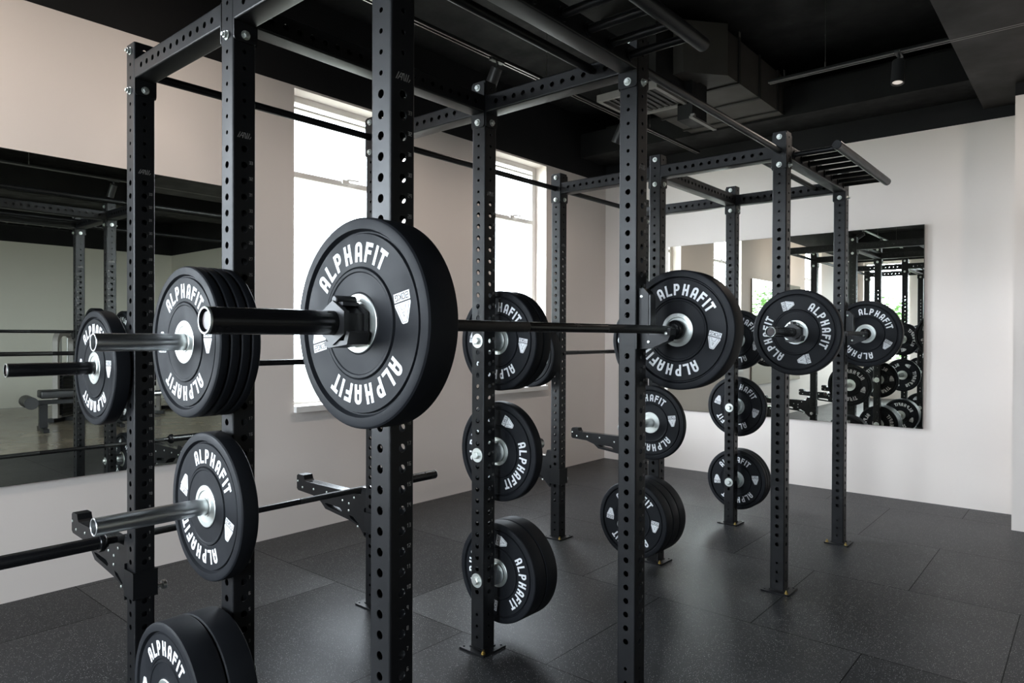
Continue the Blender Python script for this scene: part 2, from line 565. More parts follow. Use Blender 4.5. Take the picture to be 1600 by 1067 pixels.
# hanger straps to the slab
mb = MB()
for xx in (0.6, 1.6):
    for yy in (0.03, 0.80):
        mb.box((xx, yy, 0.33), (xx + 0.03, yy + 0.004, 0.435))
link('hanger_strap', mb.mesh('hanger_strap', VENT_GREY, 0), o, (4.6, 2.10, 3.32))

c = Vector((4.32, 2.36, 3.13))
o = thing('ceiling_vent', 'square grey louvred air vent under the black ceiling, seen beside the middle rack post', 'vent', c)
fr = MB(); w = 0.5
for (a, b) in (((0, 0, 0), (w, 0.03, 0.05)), ((0, w - 0.03, 0), (w, w, 0.05)), ((0, 0.03, 0), (0.03, w - 0.03, 0.05)), ((w - 0.03, 0.03, 0), (w, w - 0.03, 0.05))):
    fr.box(a, b)
link('frame', fr.mesh('frame', VENT_GREY, 0), o, c)
mb = MB()
for k in range(9):
    mb.box((0.04, 0.045 + k * 0.048, 0.012), (w - 0.04, 0.072 + k * 0.048, 0.018), Matrix.Rotation(0.0, 4, 'X'))
link('louvre', mb.mesh('louvre', DUCT_BLACK, 0), o, c)
link('plenum', MB().box((0.02, 0.02, 0.05), (w - 0.02, w - 0.02, CEIL_Z - c.z)).mesh('plenum', CEIL_BLACK, 0), o, c)

c = Vector((4.74, 2.32, 3.02))
o = thing('ceiling_unit', 'black box unit hanging on a grey bracket beneath the ceiling duct', 'ceiling unit', c)
link('housing', MB().box((0.05, 0, 0), (0.30, 0.12, 0.30)).mesh('housing', CEIL_BLACK, 0), o, c)
mb = MB(); mb.box((0.0, -0.03, -0.014), (0.42, 0.0, 0)); mb.box((0.02, -0.03, 0), (0.05, 0.0, 0.02))
link('bracket', mb.mesh('bracket', VENT_GREY, 0), o, c)
mb = MB(); mb.tube((0.1, 0.06, 0.30), (0.1, 0.06, CEIL_Z - c.z), 0.006, 8); mb.tube((0.25, 0.06, 0.30), (0.25, 0.06, CEIL_Z - c.z), 0.006, 8)
link('hanging_rod', mb.mesh('hanging_rod', VENT_GREY), o, c)


def light_track(p, q, z, lab):
    o = thing('light_track', lab, 'light track', (p[0], p[1], z))
    d = Vector((q[0] - p[0], q[1] - p[1], 0)); l = d.length
    M = Matrix.Rotation(math.atan2(d.y, d.x), 4, 'Z')
    r = MB(); r.box((0, -0.017, 0.006), (l, 0.017, 0.022), M)
    link('rail', r.mesh('rail', CEIL_BLACK, 0), o, (p[0], p[1], z))
    lip = MB()
    lip.box((0.002, -0.0185, -0.001), (l - 0.002, -0.011, 0.006), M); lip.box((0.002, 0.011, -0.001), (l - 0.002, 0.0185, 0.006), M)
    link('rail_lip', lip.mesh('rail_lip', TRACK_METAL, 0), o, (p[0], p[1], z))
    n = max(2, int(l / 1.3))
    for k in range(n):
        t = (k + 0.35) / n * l
        ww = MB(); ww.tube(M @ Vector((t, 0, 0.022)), M @ Vector((t, 0, CEIL_Z - z)), 0.0022, 6); ww.tube(M @ Vector((t, 0, 0.022)), M @ Vector((t, 0, 0.06)), 0.006, 8)
        link('suspension_wire', ww.mesh('suspension_wire', TRACK_METAL), o, (p[0], p[1], z))
    return o


TRACK_METAL = vary(mat('dark_anodised_aluminium', (0.22, 0.21, 0.20), 0.32, 1.0), (0.22, 0.21, 0.20), 10, 0.1)


def track_spot(x, y, z, lab, tilt=(0.0, 0.0), grp=None, power=0):
    o = thing('track_spotlight', lab, 'spotlight', (x, y, z), grp)
    a = MB(); a.box((-0.06, -0.016, -0.012), (0.06, 0.016, 0)); a.tube((0, 0, -0.012), (0, 0, -0.05), 0.009, 10)
    link('track_adapter', a.mesh('track_adapter', PLASTIC), o, (x, y, z))
    R = Matrix.Translation((0, 0, -0.05)) @ Matrix.Rotation(tilt[1], 4, 'Z') @ Matrix.Rotation(tilt[0], 4, 'Y') @ Matrix.Rotation(PI / 2, 4, 'Y')
    b = MB().lathe([(0, 0), (0, 0.036), (0.003, 0.039), (0.155, 0.039), (0.157, 0.036), (0.157, 0.033), (0.14, 0.031), (0.14, 0)], 28, R)
    h = link('lamp_housing', b.mesh('lamp_housing', PLASTIC), o, (x, y, z))
    l = MB().lathe([(0.141, 0), (0.141, 0.0305), (0.146, 0.0305), (0.150, 0)], 24, R)
    link('lamp_lens', l.mesh('lamp_lens', LENS_LIT if power else LENS), h, (x, y, z))
    if power:
        ld = bpy.data.lights.new('lamp_light', 'SPOT')
        ld.energy = power; ld.color = (1.0, 0.87, 0.77); ld.spot_size = math.radians(150); ld.spot_blend = 1.0; ld.shadow_soft_size = 0.03
        lo_ = bpy.data.objects.new('lamp_light', ld)
        COL.objects.link(lo_)
        lo_.parent = h
        # a spot shines along its local -Z; the housing points along R's +X
        lo_.matrix_local = R @ Matrix.Translation((0.152, 0, 0)) @ Matrix.Rotation(-PI / 2, 4, 'Y')
    return o


light_track((-2.6, 3.03), (6.40, 3.03), 3.2, 'suspended lighting track running parallel to the window wall, behind the near rack')
light_track((4.96, 1.81), (4.96, -0.38), 3.2, 'suspended lighting track crossing the ceiling just before the far wall')
track_spot(3.39, 3.03, 3.2, 'black tilted cylinder spotlight right above the post with the bolted pegs', (-0.5, PI / 2), None, 42)
track_spot(4.98, 3.03, 3.2, 'black cylinder spotlight half hidden behind the middle front post', (-0.5, PI / 2), None, 42)
track_spot(4.96, 0.98, 3.2, 'black cylinder spotlight with pale lens hanging alone over the open floor', (0.24, 0.0), None, 44)
track_spot(4.96, -0.25, 3.2, 'black cylinder spotlight added out of view on the right to brighten the far wall', (-0.9, 0.0), None, 40)  # unseen lamp, added to lift the upper far wall
for (xx, yy, tl, pw) in ((-0.9, 3.03, 1.0, 52), (0.4, 3.03, 1.0, 52), (1.7, 3.03, 1.0, 26)):
    track_spot(xx, yy, 3.2, 'black track spotlight above the camera view, lighting the wall over the mirror', (-tl, PI / 2), 'wall-washing track spotlights', pw)
light_track((-1.5, -0.40), (4.92, -0.40), 3.2, 'suspended lighting track seen only as a reflection in the mirror on the window wall')
track_spot(3.12, -0.40, 3.2, 'black cylinder spotlight reflected in the window-wall mirror between two posts', (0.4, 1.2))

# ------------------------------------------------------------------ rack geometry
W = 0.075
XS = [1.048, 2.185, 3.751, 4.888]              # near (-X) faces of the uprights
YS = [1.309, 2.059, 2.809]                      # centres of the uprights
Z0, PITCH_H = 2.457, 0.05                       # top hole and spacing
TOPZ = 2.485
BEAM_Z = Z0 - 0.075


def hz(i):
    return Z0 - PITCH_H * i


def perforated_tube(length, w, holes, r_c=0.006, wall=0.0035, n=16):
    """square tube along +Z from 0. holes[face] = [(z, radius)], faces 0:-X 1:-Y 2:+X 3:+Y"""
    mb = MB()
    for face in range(4):
        R = Matrix.Rotation(face * PI / 2, 4, 'Z')
        hs = sorted(holes.get(face, []))
        half = w / 2 - r_c
        # cells
        cells, cur = [], 0.0
        for (z, r) in hs:
            z0, z1 = z - 0.025, z + 0.025
            z0 = max(z0, cur)
            if z0 - cur > 1e-4:
                cells.append((cur, z0, None))
            cells.append((z0, min(z1, length), (z, r)))
            cur = min(z1, length)
        if length - cur > 1e-4:
            cells.append((cur, length, None))
        vs, fs = [], []

        def q(a):  # local: face plane at x=-w/2 ; coordinates (depth, y, z)
            return (-w / 2 + a[0], a[1], a[2])
        for (z0, z1, h) in cells:
            if h is None:
                for dpt in (0.0, wall):
                    o_ = len(vs)
                    vs += [q((dpt, -half, z0)), q((dpt, half, z0)), q((dpt, half, z1)), q((dpt, -half, z1))]
                    fs.append((o_, o_ + 1, o_ + 2, o_ + 3) if dpt else (o_, o_ + 3, o_ + 2, o_ + 1))
                continue
            zc, r = h
            circ = [(r * math.cos(2 * PI * k / n), zc + r * math.sin(2 * PI * k / n)) for k in range(n)]
            bnd = []
            for k in range(n):
                c_, s_ = math.cos(2 * PI * k / n), math.sin(2 * PI * k / n)
                t = min([half / abs(c_)] if abs(c_) > 1e-9 else [9] )
                if s_ > 1e-9:
                    t = min(t, (z1 - zc) / s_)
                elif s_ < -1e-9:
                    t = min(t, (z0 - zc) / s_)
                bnd.append((t * c_, zc + t * s_))
            corners = [(half, z1), (-half, z1), (-half, z0), (half, z0)]

            def on(p, what):
                return abs(p[what[0]] - what[1]) < 1e-7
            idx = {}
            for li, dpt in enumerate((0.0, wall)):
                o_ = len(vs)
                vs += [q((dpt, a, b)) for a, b in circ]
                vs += [q((dpt, a, b)) for a, b in bnd]
                vs += [q((dpt, a, b)) for a, b in corners]
                idx[li] = o_
                for k in range(n):
                    k2 = (k + 1) % n
                    A, B = bnd[k], bnd[k2]
                    poly = [o_ + k, o_ + n + k]
                    ca, cb = abs(abs(A[0]) - half) < 1e-7, abs(abs(B[0]) - half) < 1e-7
                    if ca != cb:
                        cx = A[0] if ca else B[0]
                        cz = B[1] if ca else A[1]
                        for ci, cc in enumerate(corners):
                            if abs(cc[0] - cx) < 1e-6 and abs(cc[1] - cz) < 1e-6 and (abs(A[1] - B[1]) > 1e-7) and (abs(A[0] - B[0]) > 1e-7):
                                poly.append(o_ + 2 * n + ci)
                    poly += [o_ + n + k2, o_ + k2]
                    fs.append(tuple(poly) if dpt else tuple(reversed(poly)))
            for k in range(n):
                k2 = (k + 1) % n
                fs.append((idx[0] + k, idx[0] + k2, idx[1] + k2, idx[1] + k))
        # rounded corner strip from this face to the next (towards -Y side of local frame)
        seg = 4
        o_ = len(vs)
        for k in range(seg + 1):
            a = PI + k / seg * PI / 2
            for z in (0, length):
                vs.append((-half + r_c * math.cos(a), -half + r_c * math.sin(a), z))
        for k in range(seg):
            fs.append((o_ + 2 * k, o_ + 2 * k + 2, o_ + 2 * k + 3, o_ + 2 * k + 1))
        # end rim
        for z in (0, length):
            o_ = len(vs)
            vs += [q((0, -half, z)), q((0, half, z)), q((wall, half - wall, z)), q((wall, -half + wall, z))]
            fs.append((o_, o_ + 1, o_ + 2, o_ + 3) if z else (o_ + 3, o_ + 2, o_ + 1, o_))
        mb.add(vs, fs, R)
    return mb


def raw_mesh(mb, name, m_, smooth=30):
    me = bpy.data.meshes.new(name)
    me.from_pydata(mb.v, [], mb.f)
    me.materials.append(m_)
    bm = bmesh.new(); bm.from_mesh(me)
    bmesh.ops.remove_doubles(bm, verts=bm.verts, dist=1e-5)
    bm.to_mesh(me); bm.free()
    me.shade_smooth(); me.set_sharp_from_angle(angle=math.radians(smooth))
    return me


BIG, SMALL = 0.0108, 0.0065
post_holes = []
for i in range(0, 50):
    z = hz(i)
    if i == 45 or z < 0.02:
        continue
    post_holes.append((z - 0.008, BIG if 10 <= i <= 44 else SMALL))
FOOT = 0.008
POST_ME = raw_mesh(perforated_tube(TOPZ - FOOT, W, {f: post_holes for f in range(4)}), 'upright', STEEL_BLACK)

# stroke figures for the small numbers beside the holes
SEG = {'0': [(0, 0, 1, 0), (1, 0, 1, 2), (1, 2, 0, 2), (0, 2, 0, 0)], '1': [(0.5, 0, 0.5, 2), (0.5, 2, 0.1, 1.6)],
       '2': [(0, 2, 1, 2), (1, 2, 1, 1), (1, 1, 0, 1), (0, 1, 0, 0), (0, 0, 1, 0)],
       '3': [(0, 2, 1, 2), (1, 2, 1, 0), (1, 0, 0, 0), (0.2, 1, 1, 1)],
       '4': [(0, 2, 0, 1), (0, 1, 1, 1), (1, 2, 1, 0)],
       '5': [(1, 2, 0, 2), (0, 2, 0, 1), (0, 1, 1, 1), (1, 1, 1, 0), (1, 0, 0, 0)],
       '6': [(1, 2, 0, 2), (0, 2, 0, 0), (0, 0, 1, 0), (1, 0, 1, 1), (1, 1, 0, 1)],
       '7': [(0, 2, 1, 2), (1, 2, 0.4, 0)],
       '8': [(0, 0, 1, 0), (1, 0, 1, 2), (1, 2, 0, 2), (0, 2, 0, 0), (0, 1, 1, 1)],
       '9': [(1, 0, 1, 2), (1, 2, 0, 2), (0, 2, 0, 1), (0, 1, 1, 1)],
       'K': [(0, 0, 0, 2), (1, 2, 0.05, 1), (0.05, 1, 1, 0)],
       'G': [(1, 2, 0, 2), (0, 2, 0, 0), (0, 0, 1, 0), (1, 0, 1, 0.9), (1, 0.9, 0.55, 0.9)]}


def stroke_quads(segs, w, ox, oy, sx_, sy_):
    out = []
    for (a, b, c, d) in segs:
        p = Vector((ox + a * sx_, oy + b * sy_)); q_ = Vector((ox + c * sx_, oy + d * sy_))
        t = (q_ - p).normalized() * (w / 2)
        nrm = Vector((-t.y, t.x))
        p2, q2 = p - t, q_ + t
        out.append([tuple(p2 - nrm), tuple(q2 - nrm), tuple(q2 + nrm), tuple(p2 + nrm)])
    return out


def slab(mb, quad, fn, t0, t1):
    n = len(quad)
    vs = [fn(x, y, t0) for x, y in quad] + [fn(x, y, t1) for x, y in quad]
    fs = [tuple(range(n)), tuple(reversed(range(n, 2 * n)))] + [(i, (i + 1) % n, (i + 1) % n + n, i + n) for i in range(n)]
    mb.add(vs, fs)


nmb = MB()
for side in (-1, 1):                            # -Y and +Y faces
    def fn(u, v, t, side=side):
        return (-side * u, side * (W / 2 + t), v)     # u = viewer's right
    for i in range(11, 44):
        s_ = str(44 - i)
        for k, ch in enumerate(s_):
            for qd in stroke_quads(SEG[ch], 0.0013, 0.016 + k * 0.0065, hz(i) + 0.006 - FOOT, 0.0042, 0.0042):
                slab(nmb, qd, fn, -0.0003, 0.0003)
    for (a, b, c_, d) in [(-0.022, 0.004, -0.014, 0.020), (-0.017, 0.004, -0.006, 0.020), (-0.006, 0.004, -0.002, 0.020), (-0.012, 0.010, -0.004, 0.010), (0.002, 0.004, 0.002, 0.020), (0.006, 0.004, 0.010, 0.020), (0.011, 0.004, 0.017, 0.020), (0.017, 0.004, 0.021, 0.010)]:
        for qd in stroke_quads([(a, b, c_, d)], 0.0022, 0, hz(9) - 0.028, 1, 1):
            slab(nmb, qd, fn, -0.0003, 0.0003)
NUM_ME = nmb.mesh('hole_numbers', CUT_GREY, 0)

# foot plate, anchors
FP = MB(); hs = [[(sx_ * 0.058 + 0.006 * math.cos(2 * PI * k / 12), sy_ * 0.058 + 0.006 * math.sin(2 * PI * k / 12)) for k in range(12)] for sx_, sy_ in ((-1, 1), (1, -1), (1, 1))]
cr = 0.008
rr = []
for (cx, cy, a0) in ((0.075 - cr, 0.075 - cr, 0), (-0.075 + cr, 0.075 - cr, 90), (-0.075 + cr, -0.075 + cr, 180), (0.075 - cr, -0.075 + cr, 270)):
    rr += [(cx + cr * math.cos(math.radians(a0 + t)), cy + cr * math.sin(math.radians(a0 + t))) for t in (0, 30, 60, 90)]
FP.prism(rr, hs, 0, FOOT, lambda u, v, t: (u, v, t))
# weld bead
for (a, b) in (((-0.04, -0.0415), (0.04, -0.0375)), ((-0.0415, -0.04), (-0.0375, 0.04)), ((-0.04, 0.0375), (0.04, 0.0415)), ((0.0375, -0.04), (0.0415, 0.04))):
    FP.box((a[0], a[1], FOOT), (b[0], b[1], FOOT + 0.004))
FOOT_ME = FP.mesh('foot_plate', STEEL_BLACK)
ax_z = Matrix.Rotation(-PI / 2, 4, 'Y')
ANCH_ME = MB().lathe([(0, 0), (0, 0.011), (0.002, 0.011), (0.002, 0.0085), (0.009, 0.0085), (0.009, 0.005), (0.017, 0.005), (0.018, 0)], 6, ax_z).mesh('anchor_bolt', BRASS)


def bolt_mesh(axis, head=0.011, span=W, plate=0.006, big=False):
    """through-bolt: washer and hex head on the negative side, nut on the other"""
    mb = MB()
    s0 = -span / 2 - plate
    if big:
        mb.lathe([(s0, 0.0), (s0, 0.031), (s0 - 0.0035, 0.031), (s0 - 0.0035, 0.0)], 28)
        mb.lathe([(s0 - 0.003, 0.0), (s0 - 0.003, 0.0165), (s0 - 0.015, 0.0165), (s0 - 0.017, 0.0135), (s0 - 0.017, 0)], 6)
    else:
        mb.lathe([(s0 + 0.001, 0), (s0 + 0.001, 0.0145), (s0 - 0.0022, 0.0145), (s0 - 0.0022, 0)], 20)
        mb.lathe([(s0 - 0.002, 0), (s0 - 0.002, head), (s0 - 0.0095, head), (s0 - 0.011, head * 0.8), (s0 - 0.011, 0)], 6)
        e_ = span / 2
        mb.lathe([(e_, 0), (e_, 0.0145), (e_ + 0.0022, 0.0145), (e_ + 0.0022, 0)], 20)
        mb.lathe([(e_ + 0.002, 0), (e_ + 0.002, head), (e_ + 0.011, head), (e_ + 0.011, 0)], 6)
        mb.lathe([(e_ + 0.011, 0), (e_ + 0.011, 0.006), (e_ + 0.018, 0.006), (e_ + 0.018, 0)], 10)
    R = {'x': Matrix.Identity(4), '-x': Matrix.Rotation(PI, 4, 'Z'), 'y': Matrix.Rotation(PI / 2, 4, 'Z'), '-y': Matrix.Rotation(-PI / 2, 4, 'Z')}[axis]
    mb.v = [tuple(R @ Vector(p)) for p in mb.v]
    return mb.mesh('bolt', ZINC)


BOLT = {a: bolt_mesh(a) for a in ('x', '-x', 'y', '-y')}


def plate_mesh(axis):
    """end plate of a crossmember, 75 x 190 x 6, normal along axis"""
    cr_ = 0.012
    pts = []
    for (cx, cy, a0) in ((0.0375 - cr_, 0.097 - cr_, 0), (-0.0375 + cr_, 0.097 - cr_, 90), (-0.0375 + cr_, -0.097 + cr_, 180), (0.0375 - cr_, -0.097 + cr_, 270)):
        pts += [(cx + cr_ * math.cos(math.radians(a0 + t)), cy + cr_ * math.sin(math.radians(a0 + t))) for t in (0, 22.5, 45, 67.5, 90)]
    if axis == 'y':      # these plates reach below the beam only
        pts = [(u, v if v < 0 else v - 0.052) for u, v in pts]
    fn_ = (lambda u, v, t: (t, u, v)) if axis == 'x' else (lambda u, v, t: (u, t, v))
    return MB().prism(pts, [], -0.003, 0.003, fn_).mesh('end_plate', STEEL_BLACK)


PLATE = {a: plate_mesh(a) for a in 'xy'}


def upright(rack, i, j):
    x, y = XS[i] + W / 2, YS[j]
    u = link('upright', POST_ME, rack, (x, y, FOOT))
    link('hole_numbers', NUM_ME, u, (x, y, FOOT))
    link('foot_plate', FOOT_ME, u, (x, y, 0))
    link('anchor_bolt', ANCH_ME, u, (x - 0.058, y - 0.058, FOOT))
    if (i, j) == (3, 0):
        link('anchor_bolt', ANCH_ME, u, (x - 0.058, y + 0.058, FOOT))
    return u


def end_set(parent, x, y, axis, sgn):
    """plate and two bolts where a crossmember meets an upright centred at (x, y); the member leaves in sgn*axis"""
    d = Vector((1, 0, 0)) if axis == 'x' else Vector((0, 1, 0))
    p = Vector((x, y, BEAM_Z)) + d * sgn * (W / 2 + 0.003)
    link('end_plate', PLATE[axis], parent, p)
    ba = axis if sgn < 0 else '-' + axis
    for dz in ((-0.075, 0.075) if axis == 'x' else (-0.075,)):
        link('bolt', BOLT[ba], parent, (x, y, BEAM_Z + dz))


def beam_mesh(length, axis):
    hol = [(0.0375 + 0.05 * k + ((length - 0.075) % 0.05) / 2, 0.0105) for k in range(int((length - 0.075) // 0.05) + 1)]
    mb = perforated_tube(length, W, {0: hol, 2: hol})
    if axis == 'y':      # local z -> +Y, local x stays
        R = Matrix(((1, 0, 0, 0), (0, 0, 1, 0), (0, -1, 0, 0), (0, 0, 0, 1)))
    else:                # local z -> +X, local x -> Y
        R = Matrix(((0, 0, 1, 0), (1, 0, 0, 0), (0, 1, 0, 0), (0, 0, 0, 1)))
    mb.v = [tuple(R @ Vector(p)) for p in mb.v]
    return raw_mesh(mb, 'crossbeam', STEEL_BLACK)


LY = YS[1] - YS[0] - W - 0.012
LX = XS[1] - XS[0] - W - 0.012
BEAM_Y, BEAM_X = beam_mesh(LY, 'y'), beam_mesh(LX, 'x')
mbx = perforated_tube(LX, W, {})
mbx.v = [(z, x, y) for (x, y, z) in mbx.v]
BEAM_X_PLAIN = raw_mesh(mbx, 'crossbeam', STEEL_BLACK)


def beam(rack, a, b, plain=False):
    (i, j), (i2, j2) = a, b
    if i == i2:
        x = XS[i] + W / 2
        o_ = link('crossbeam', BEAM_Y, rack, (x, YS[j] + W / 2 + 0.006, BEAM_Z))
        end_set(o_, x, YS[j], 'y', 1); end_set(o_, x, YS[j2], 'y', -1)
    else:
        y = YS[j]
        o_ = link('crossbeam', BEAM_X_PLAIN if plain else BEAM_X, rack, (XS[i] + W + 0.006, y, BEAM_Z))
        end_set(o_, XS[i] + W / 2, y, 'x', 1); end_set(o_, XS[i2] + W / 2, y, 'x', -1)
    return o_


def pull_bar(rack, i, i2, y, name='pull_up_bar', plates=True, z=BEAM_Z + 0.0):
    x0, x1 = XS[i] + W, XS[i2]
    mb = MB().tube((0, 0, 0), (x1 - x0, 0, 0), 0.0165, 24)
    o_ = link(name, mb.mesh(name, STEEL_BLACK), rack, (x0, y, z))
    if plates:
        end_set(o_, XS[i] + W / 2, y, 'x', 1); end_set(o_, XS[i2] + W / 2, y, 'x', -1)
    return o_


# storage peg: polished sleeve, flange against the post, big washer and hex head on the far side
def peg(rack, i, z, sgn, flange):
    x, y = XS[i] + W / 2, YS[1]
    s0 = W / 2
    R = Matrix.Identity(4) if sgn > 0 else Matrix.Rotation(PI, 4, 'Z')
    L_ = 0.374
    mb = MB().lathe([(s0 + L_ - 0.03, 0), (s0 + L_ - 0.03, 0.0205), (s0 + L_ - 0.001, 0.0205), (s0 + L_, 0.0215), (s0 + L_, 0.0238), (s0 + L_ - 0.0015, 0.025), (s0, 0.025), (s0, 0)], 36, R)
    o_ = link('storage_peg', mb.mesh('storage_peg', CHROME), rack, (x, y, z))
    fl = MB().lathe([(s0, 0.0252), (s0, 0.047), (s0 + flange - 0.004, 0.047), (s0 + flange, 0.043), (s0 + flange, 0.0252)], 36, R)
    link('peg_flange', fl.mesh('peg_flange', CHROME), o_, (x, y, z))
    link('end_plug', MB().lathe([(s0 + L_ - 0.0295, 0), (s0 + L_ - 0.0295, 0.0203), (s0 + L_ - 0.024, 0.019), (s0 + L_ - 0.024, 0)], 20, R).mesh('end_plug', PLASTIC), o_, (x, y, z))
    link('bolt', bolt_mesh('x' if sgn > 0 else '-x', plate=0.0, big=True), o_, (x, y, z))
    return o_


def grip_frame(rack, i):
    """multi-grip bar: eight short rungs reaching from the front beam to an outer rail"""
    x0 = XS[i]
    yb, yo, z = YS[0] - W / 2, 1.035, BEAM_Z - 0.002
    rail = MB().tube((x0 + 0.055, yo, z), (x0 + 1.172, yo, z), 0.024, 24)
    r = link('grip_rail', MB().add([(p[0] - x0, p[1] - yo, p[2] - z) for p in rail.v], rail.f).mesh('grip_rail', STEEL_BLACK), rack, (x0, yo, z))
    for dx in (0.128, 0.254, 0.390, 0.531, 0.681, 0.822, 0.958, 1.084):
        mb = MB().tube((0, 0, 0), (0, yo + 0.02 - yb, 0), 0.0145, 18)
        mb.lathe([(0, 0), (0, 0.024), (0.006, 0.024), (0.006, 0)], 20, Matrix.Rotation(-PI / 2, 4, 'Z'))
        link('grip_rung', mb.mesh('grip_rung', STEEL_BLACK), r, (x0 + dx, yb, z))
    return r


RZ = [hz(22), hz(32), hz(43)]
RACKS = []
for (i0, lab) in ((0, 'nearer black perforated steel power rack, its front post beside the large weight plate'),
                  (2, 'farther black perforated steel power rack, standing in front of the far wall mirror')):
    rk = thing('power_rack', lab, 'power rack', (XS[i0] + W / 2, YS[0], 0), None)
    RACKS.append(rk)
    for i in (i0, i0 + 1):
        for j in range(3):
            upright(rk, i, j)
        beam(rk, (i, 0), (i, 1)); beam(rk, (i, 1), (i, 2))
    beam(rk, (i0, 1), (i0 + 1, 1)); beam(rk, (i0, 0), (i0 + 1, 0), plain=True)
    pull_bar(rk, i0, i0 + 1, YS[2])
    o_ = pull_bar(rk, i0, i0 + 1, 1.475, plates=False, z=BEAM_Z + 0.012)
    grip_frame(rk, i0)
    for z in RZ:
        peg(rk, i0, z, -1, 0.006)
        peg(rk, i0 + 1, z, 1, 0.05)
for y in (YS[0], YS[2]):
    pull_bar(RACKS[0], 1, 2, y, 'linking_bar')


# ------------------------------------------------------------------ lettering for the weight plates
def arc_pts(cx, cy, rx, ry, a0, a1, n=10):
    return [(cx + rx * math.cos(math.radians(a0 + (a1 - a0) * k / n)), cy + ry * math.sin(math.radians(a0 + (a1 - a0) * k / n))) for k in range(n + 1)]


def glyph(ch):
    """outline polygons in a cell: x from -1 to 1 (half width), y from 0 to 4.2; stroke 0.86"""
    w_, h, s_ = 1.17, 4.2, 0.80
    if ch == 'A':
        out = [(-w_, 0)] + [(x, y) for x, y in arc_pts(0, h - w_, w_, w_, 180, 0, 14)] + [(w_, 0), (w_ - s_, 0), (w_ - s_, 1.15), (-w_ + s_, 1.15), (-w_ + s_, 0)]
        hole = [(-w_ + s_, 1.95)] + [(w_ - s_, 1.95)] + [(x, y) for x, y in arc_pts(0, h - w_, w_ - s_, w_ - s_, 0, 180, 10)]
        return [(out, [hole])]
    if ch == 'P':
        bw = 1.08
        out = [(-w_, 0), (-w_, h), (w_ - bw, h)] + arc_pts(w_ - bw, h - 1.35, bw, 1.35, 90, -90, 12) + [(-w_ + s_, h - 2.7), (-w_ + s_, 0)]
        hole = [(-w_ + s_, h - 1.95), (-w_ + s_, h - 0.78)] + arc_pts(w_ - bw, h - 1.365, bw - s_, 0.585, 90, -90, 8)
        return [(out, [hole])]
    if ch == 'L':
        return [([(-w_, 0), (-w_, h), (-w_ + s_, h), (-w_ + s_, s_ * 0.95), (w_, s_ * 0.95), (w_, 0)], [])]
    if ch == 'H':
        m0, m1 = 1.65, 2.5
        return [([(-w_, 0), (-w_, h), (-w_ + s_, h), (-w_ + s_, m1), (w_ - s_, m1), (w_ - s_, h), (w_, h), (w_, 0), (w_ - s_, 0), (w_ - s_, m0), (-w_ + s_, m0), (-w_ + s_, 0)], [])]
    if ch == 'F':
        return [([(-w_, 0), (-w_, h), (w_, h), (w_, h - 0.85), (-w_ + s_, h - 0.85), (-w_ + s_, h - 1.55), (w_ - 0.3, h - 1.55), (w_ - 0.3, h - 2.4), (-w_ + s_, h - 2.4), (-w_ + s_, 0)], [])]
    if ch == 'I':
        return [([(-s_ / 2, 0), (-s_ / 2, h), (s_ / 2, h), (s_ / 2, 0)], [])]
    if ch == 'T':
        return [([(-w_ - 0.1, h), (w_ + 0.1, h), (w_ + 0.1, h - 0.88), (s_ / 2, h - 0.88), (s_ / 2, 0), (-s_ / 2, 0), (-s_ / 2, h - 0.88), (-w_ - 0.1, h - 0.88)], [])]


WORD = [('A', -42.5), ('L', -29.5), ('P', -16.5), ('H', -2.5), ('A', 11.8), ('F', 24.8), ('I', 34.0), ('T', 42.5)]


def plate_face_map(T, face, depth):
    """(right, up) on the face as its viewer sees it -> local point of the plate; depth out of the surface"""
    s_ = -1 if face == 0 else 1
    return lambda u, v, t: (s_ * (T / 2 - depth + t), (-u if face == 0 else u), v)


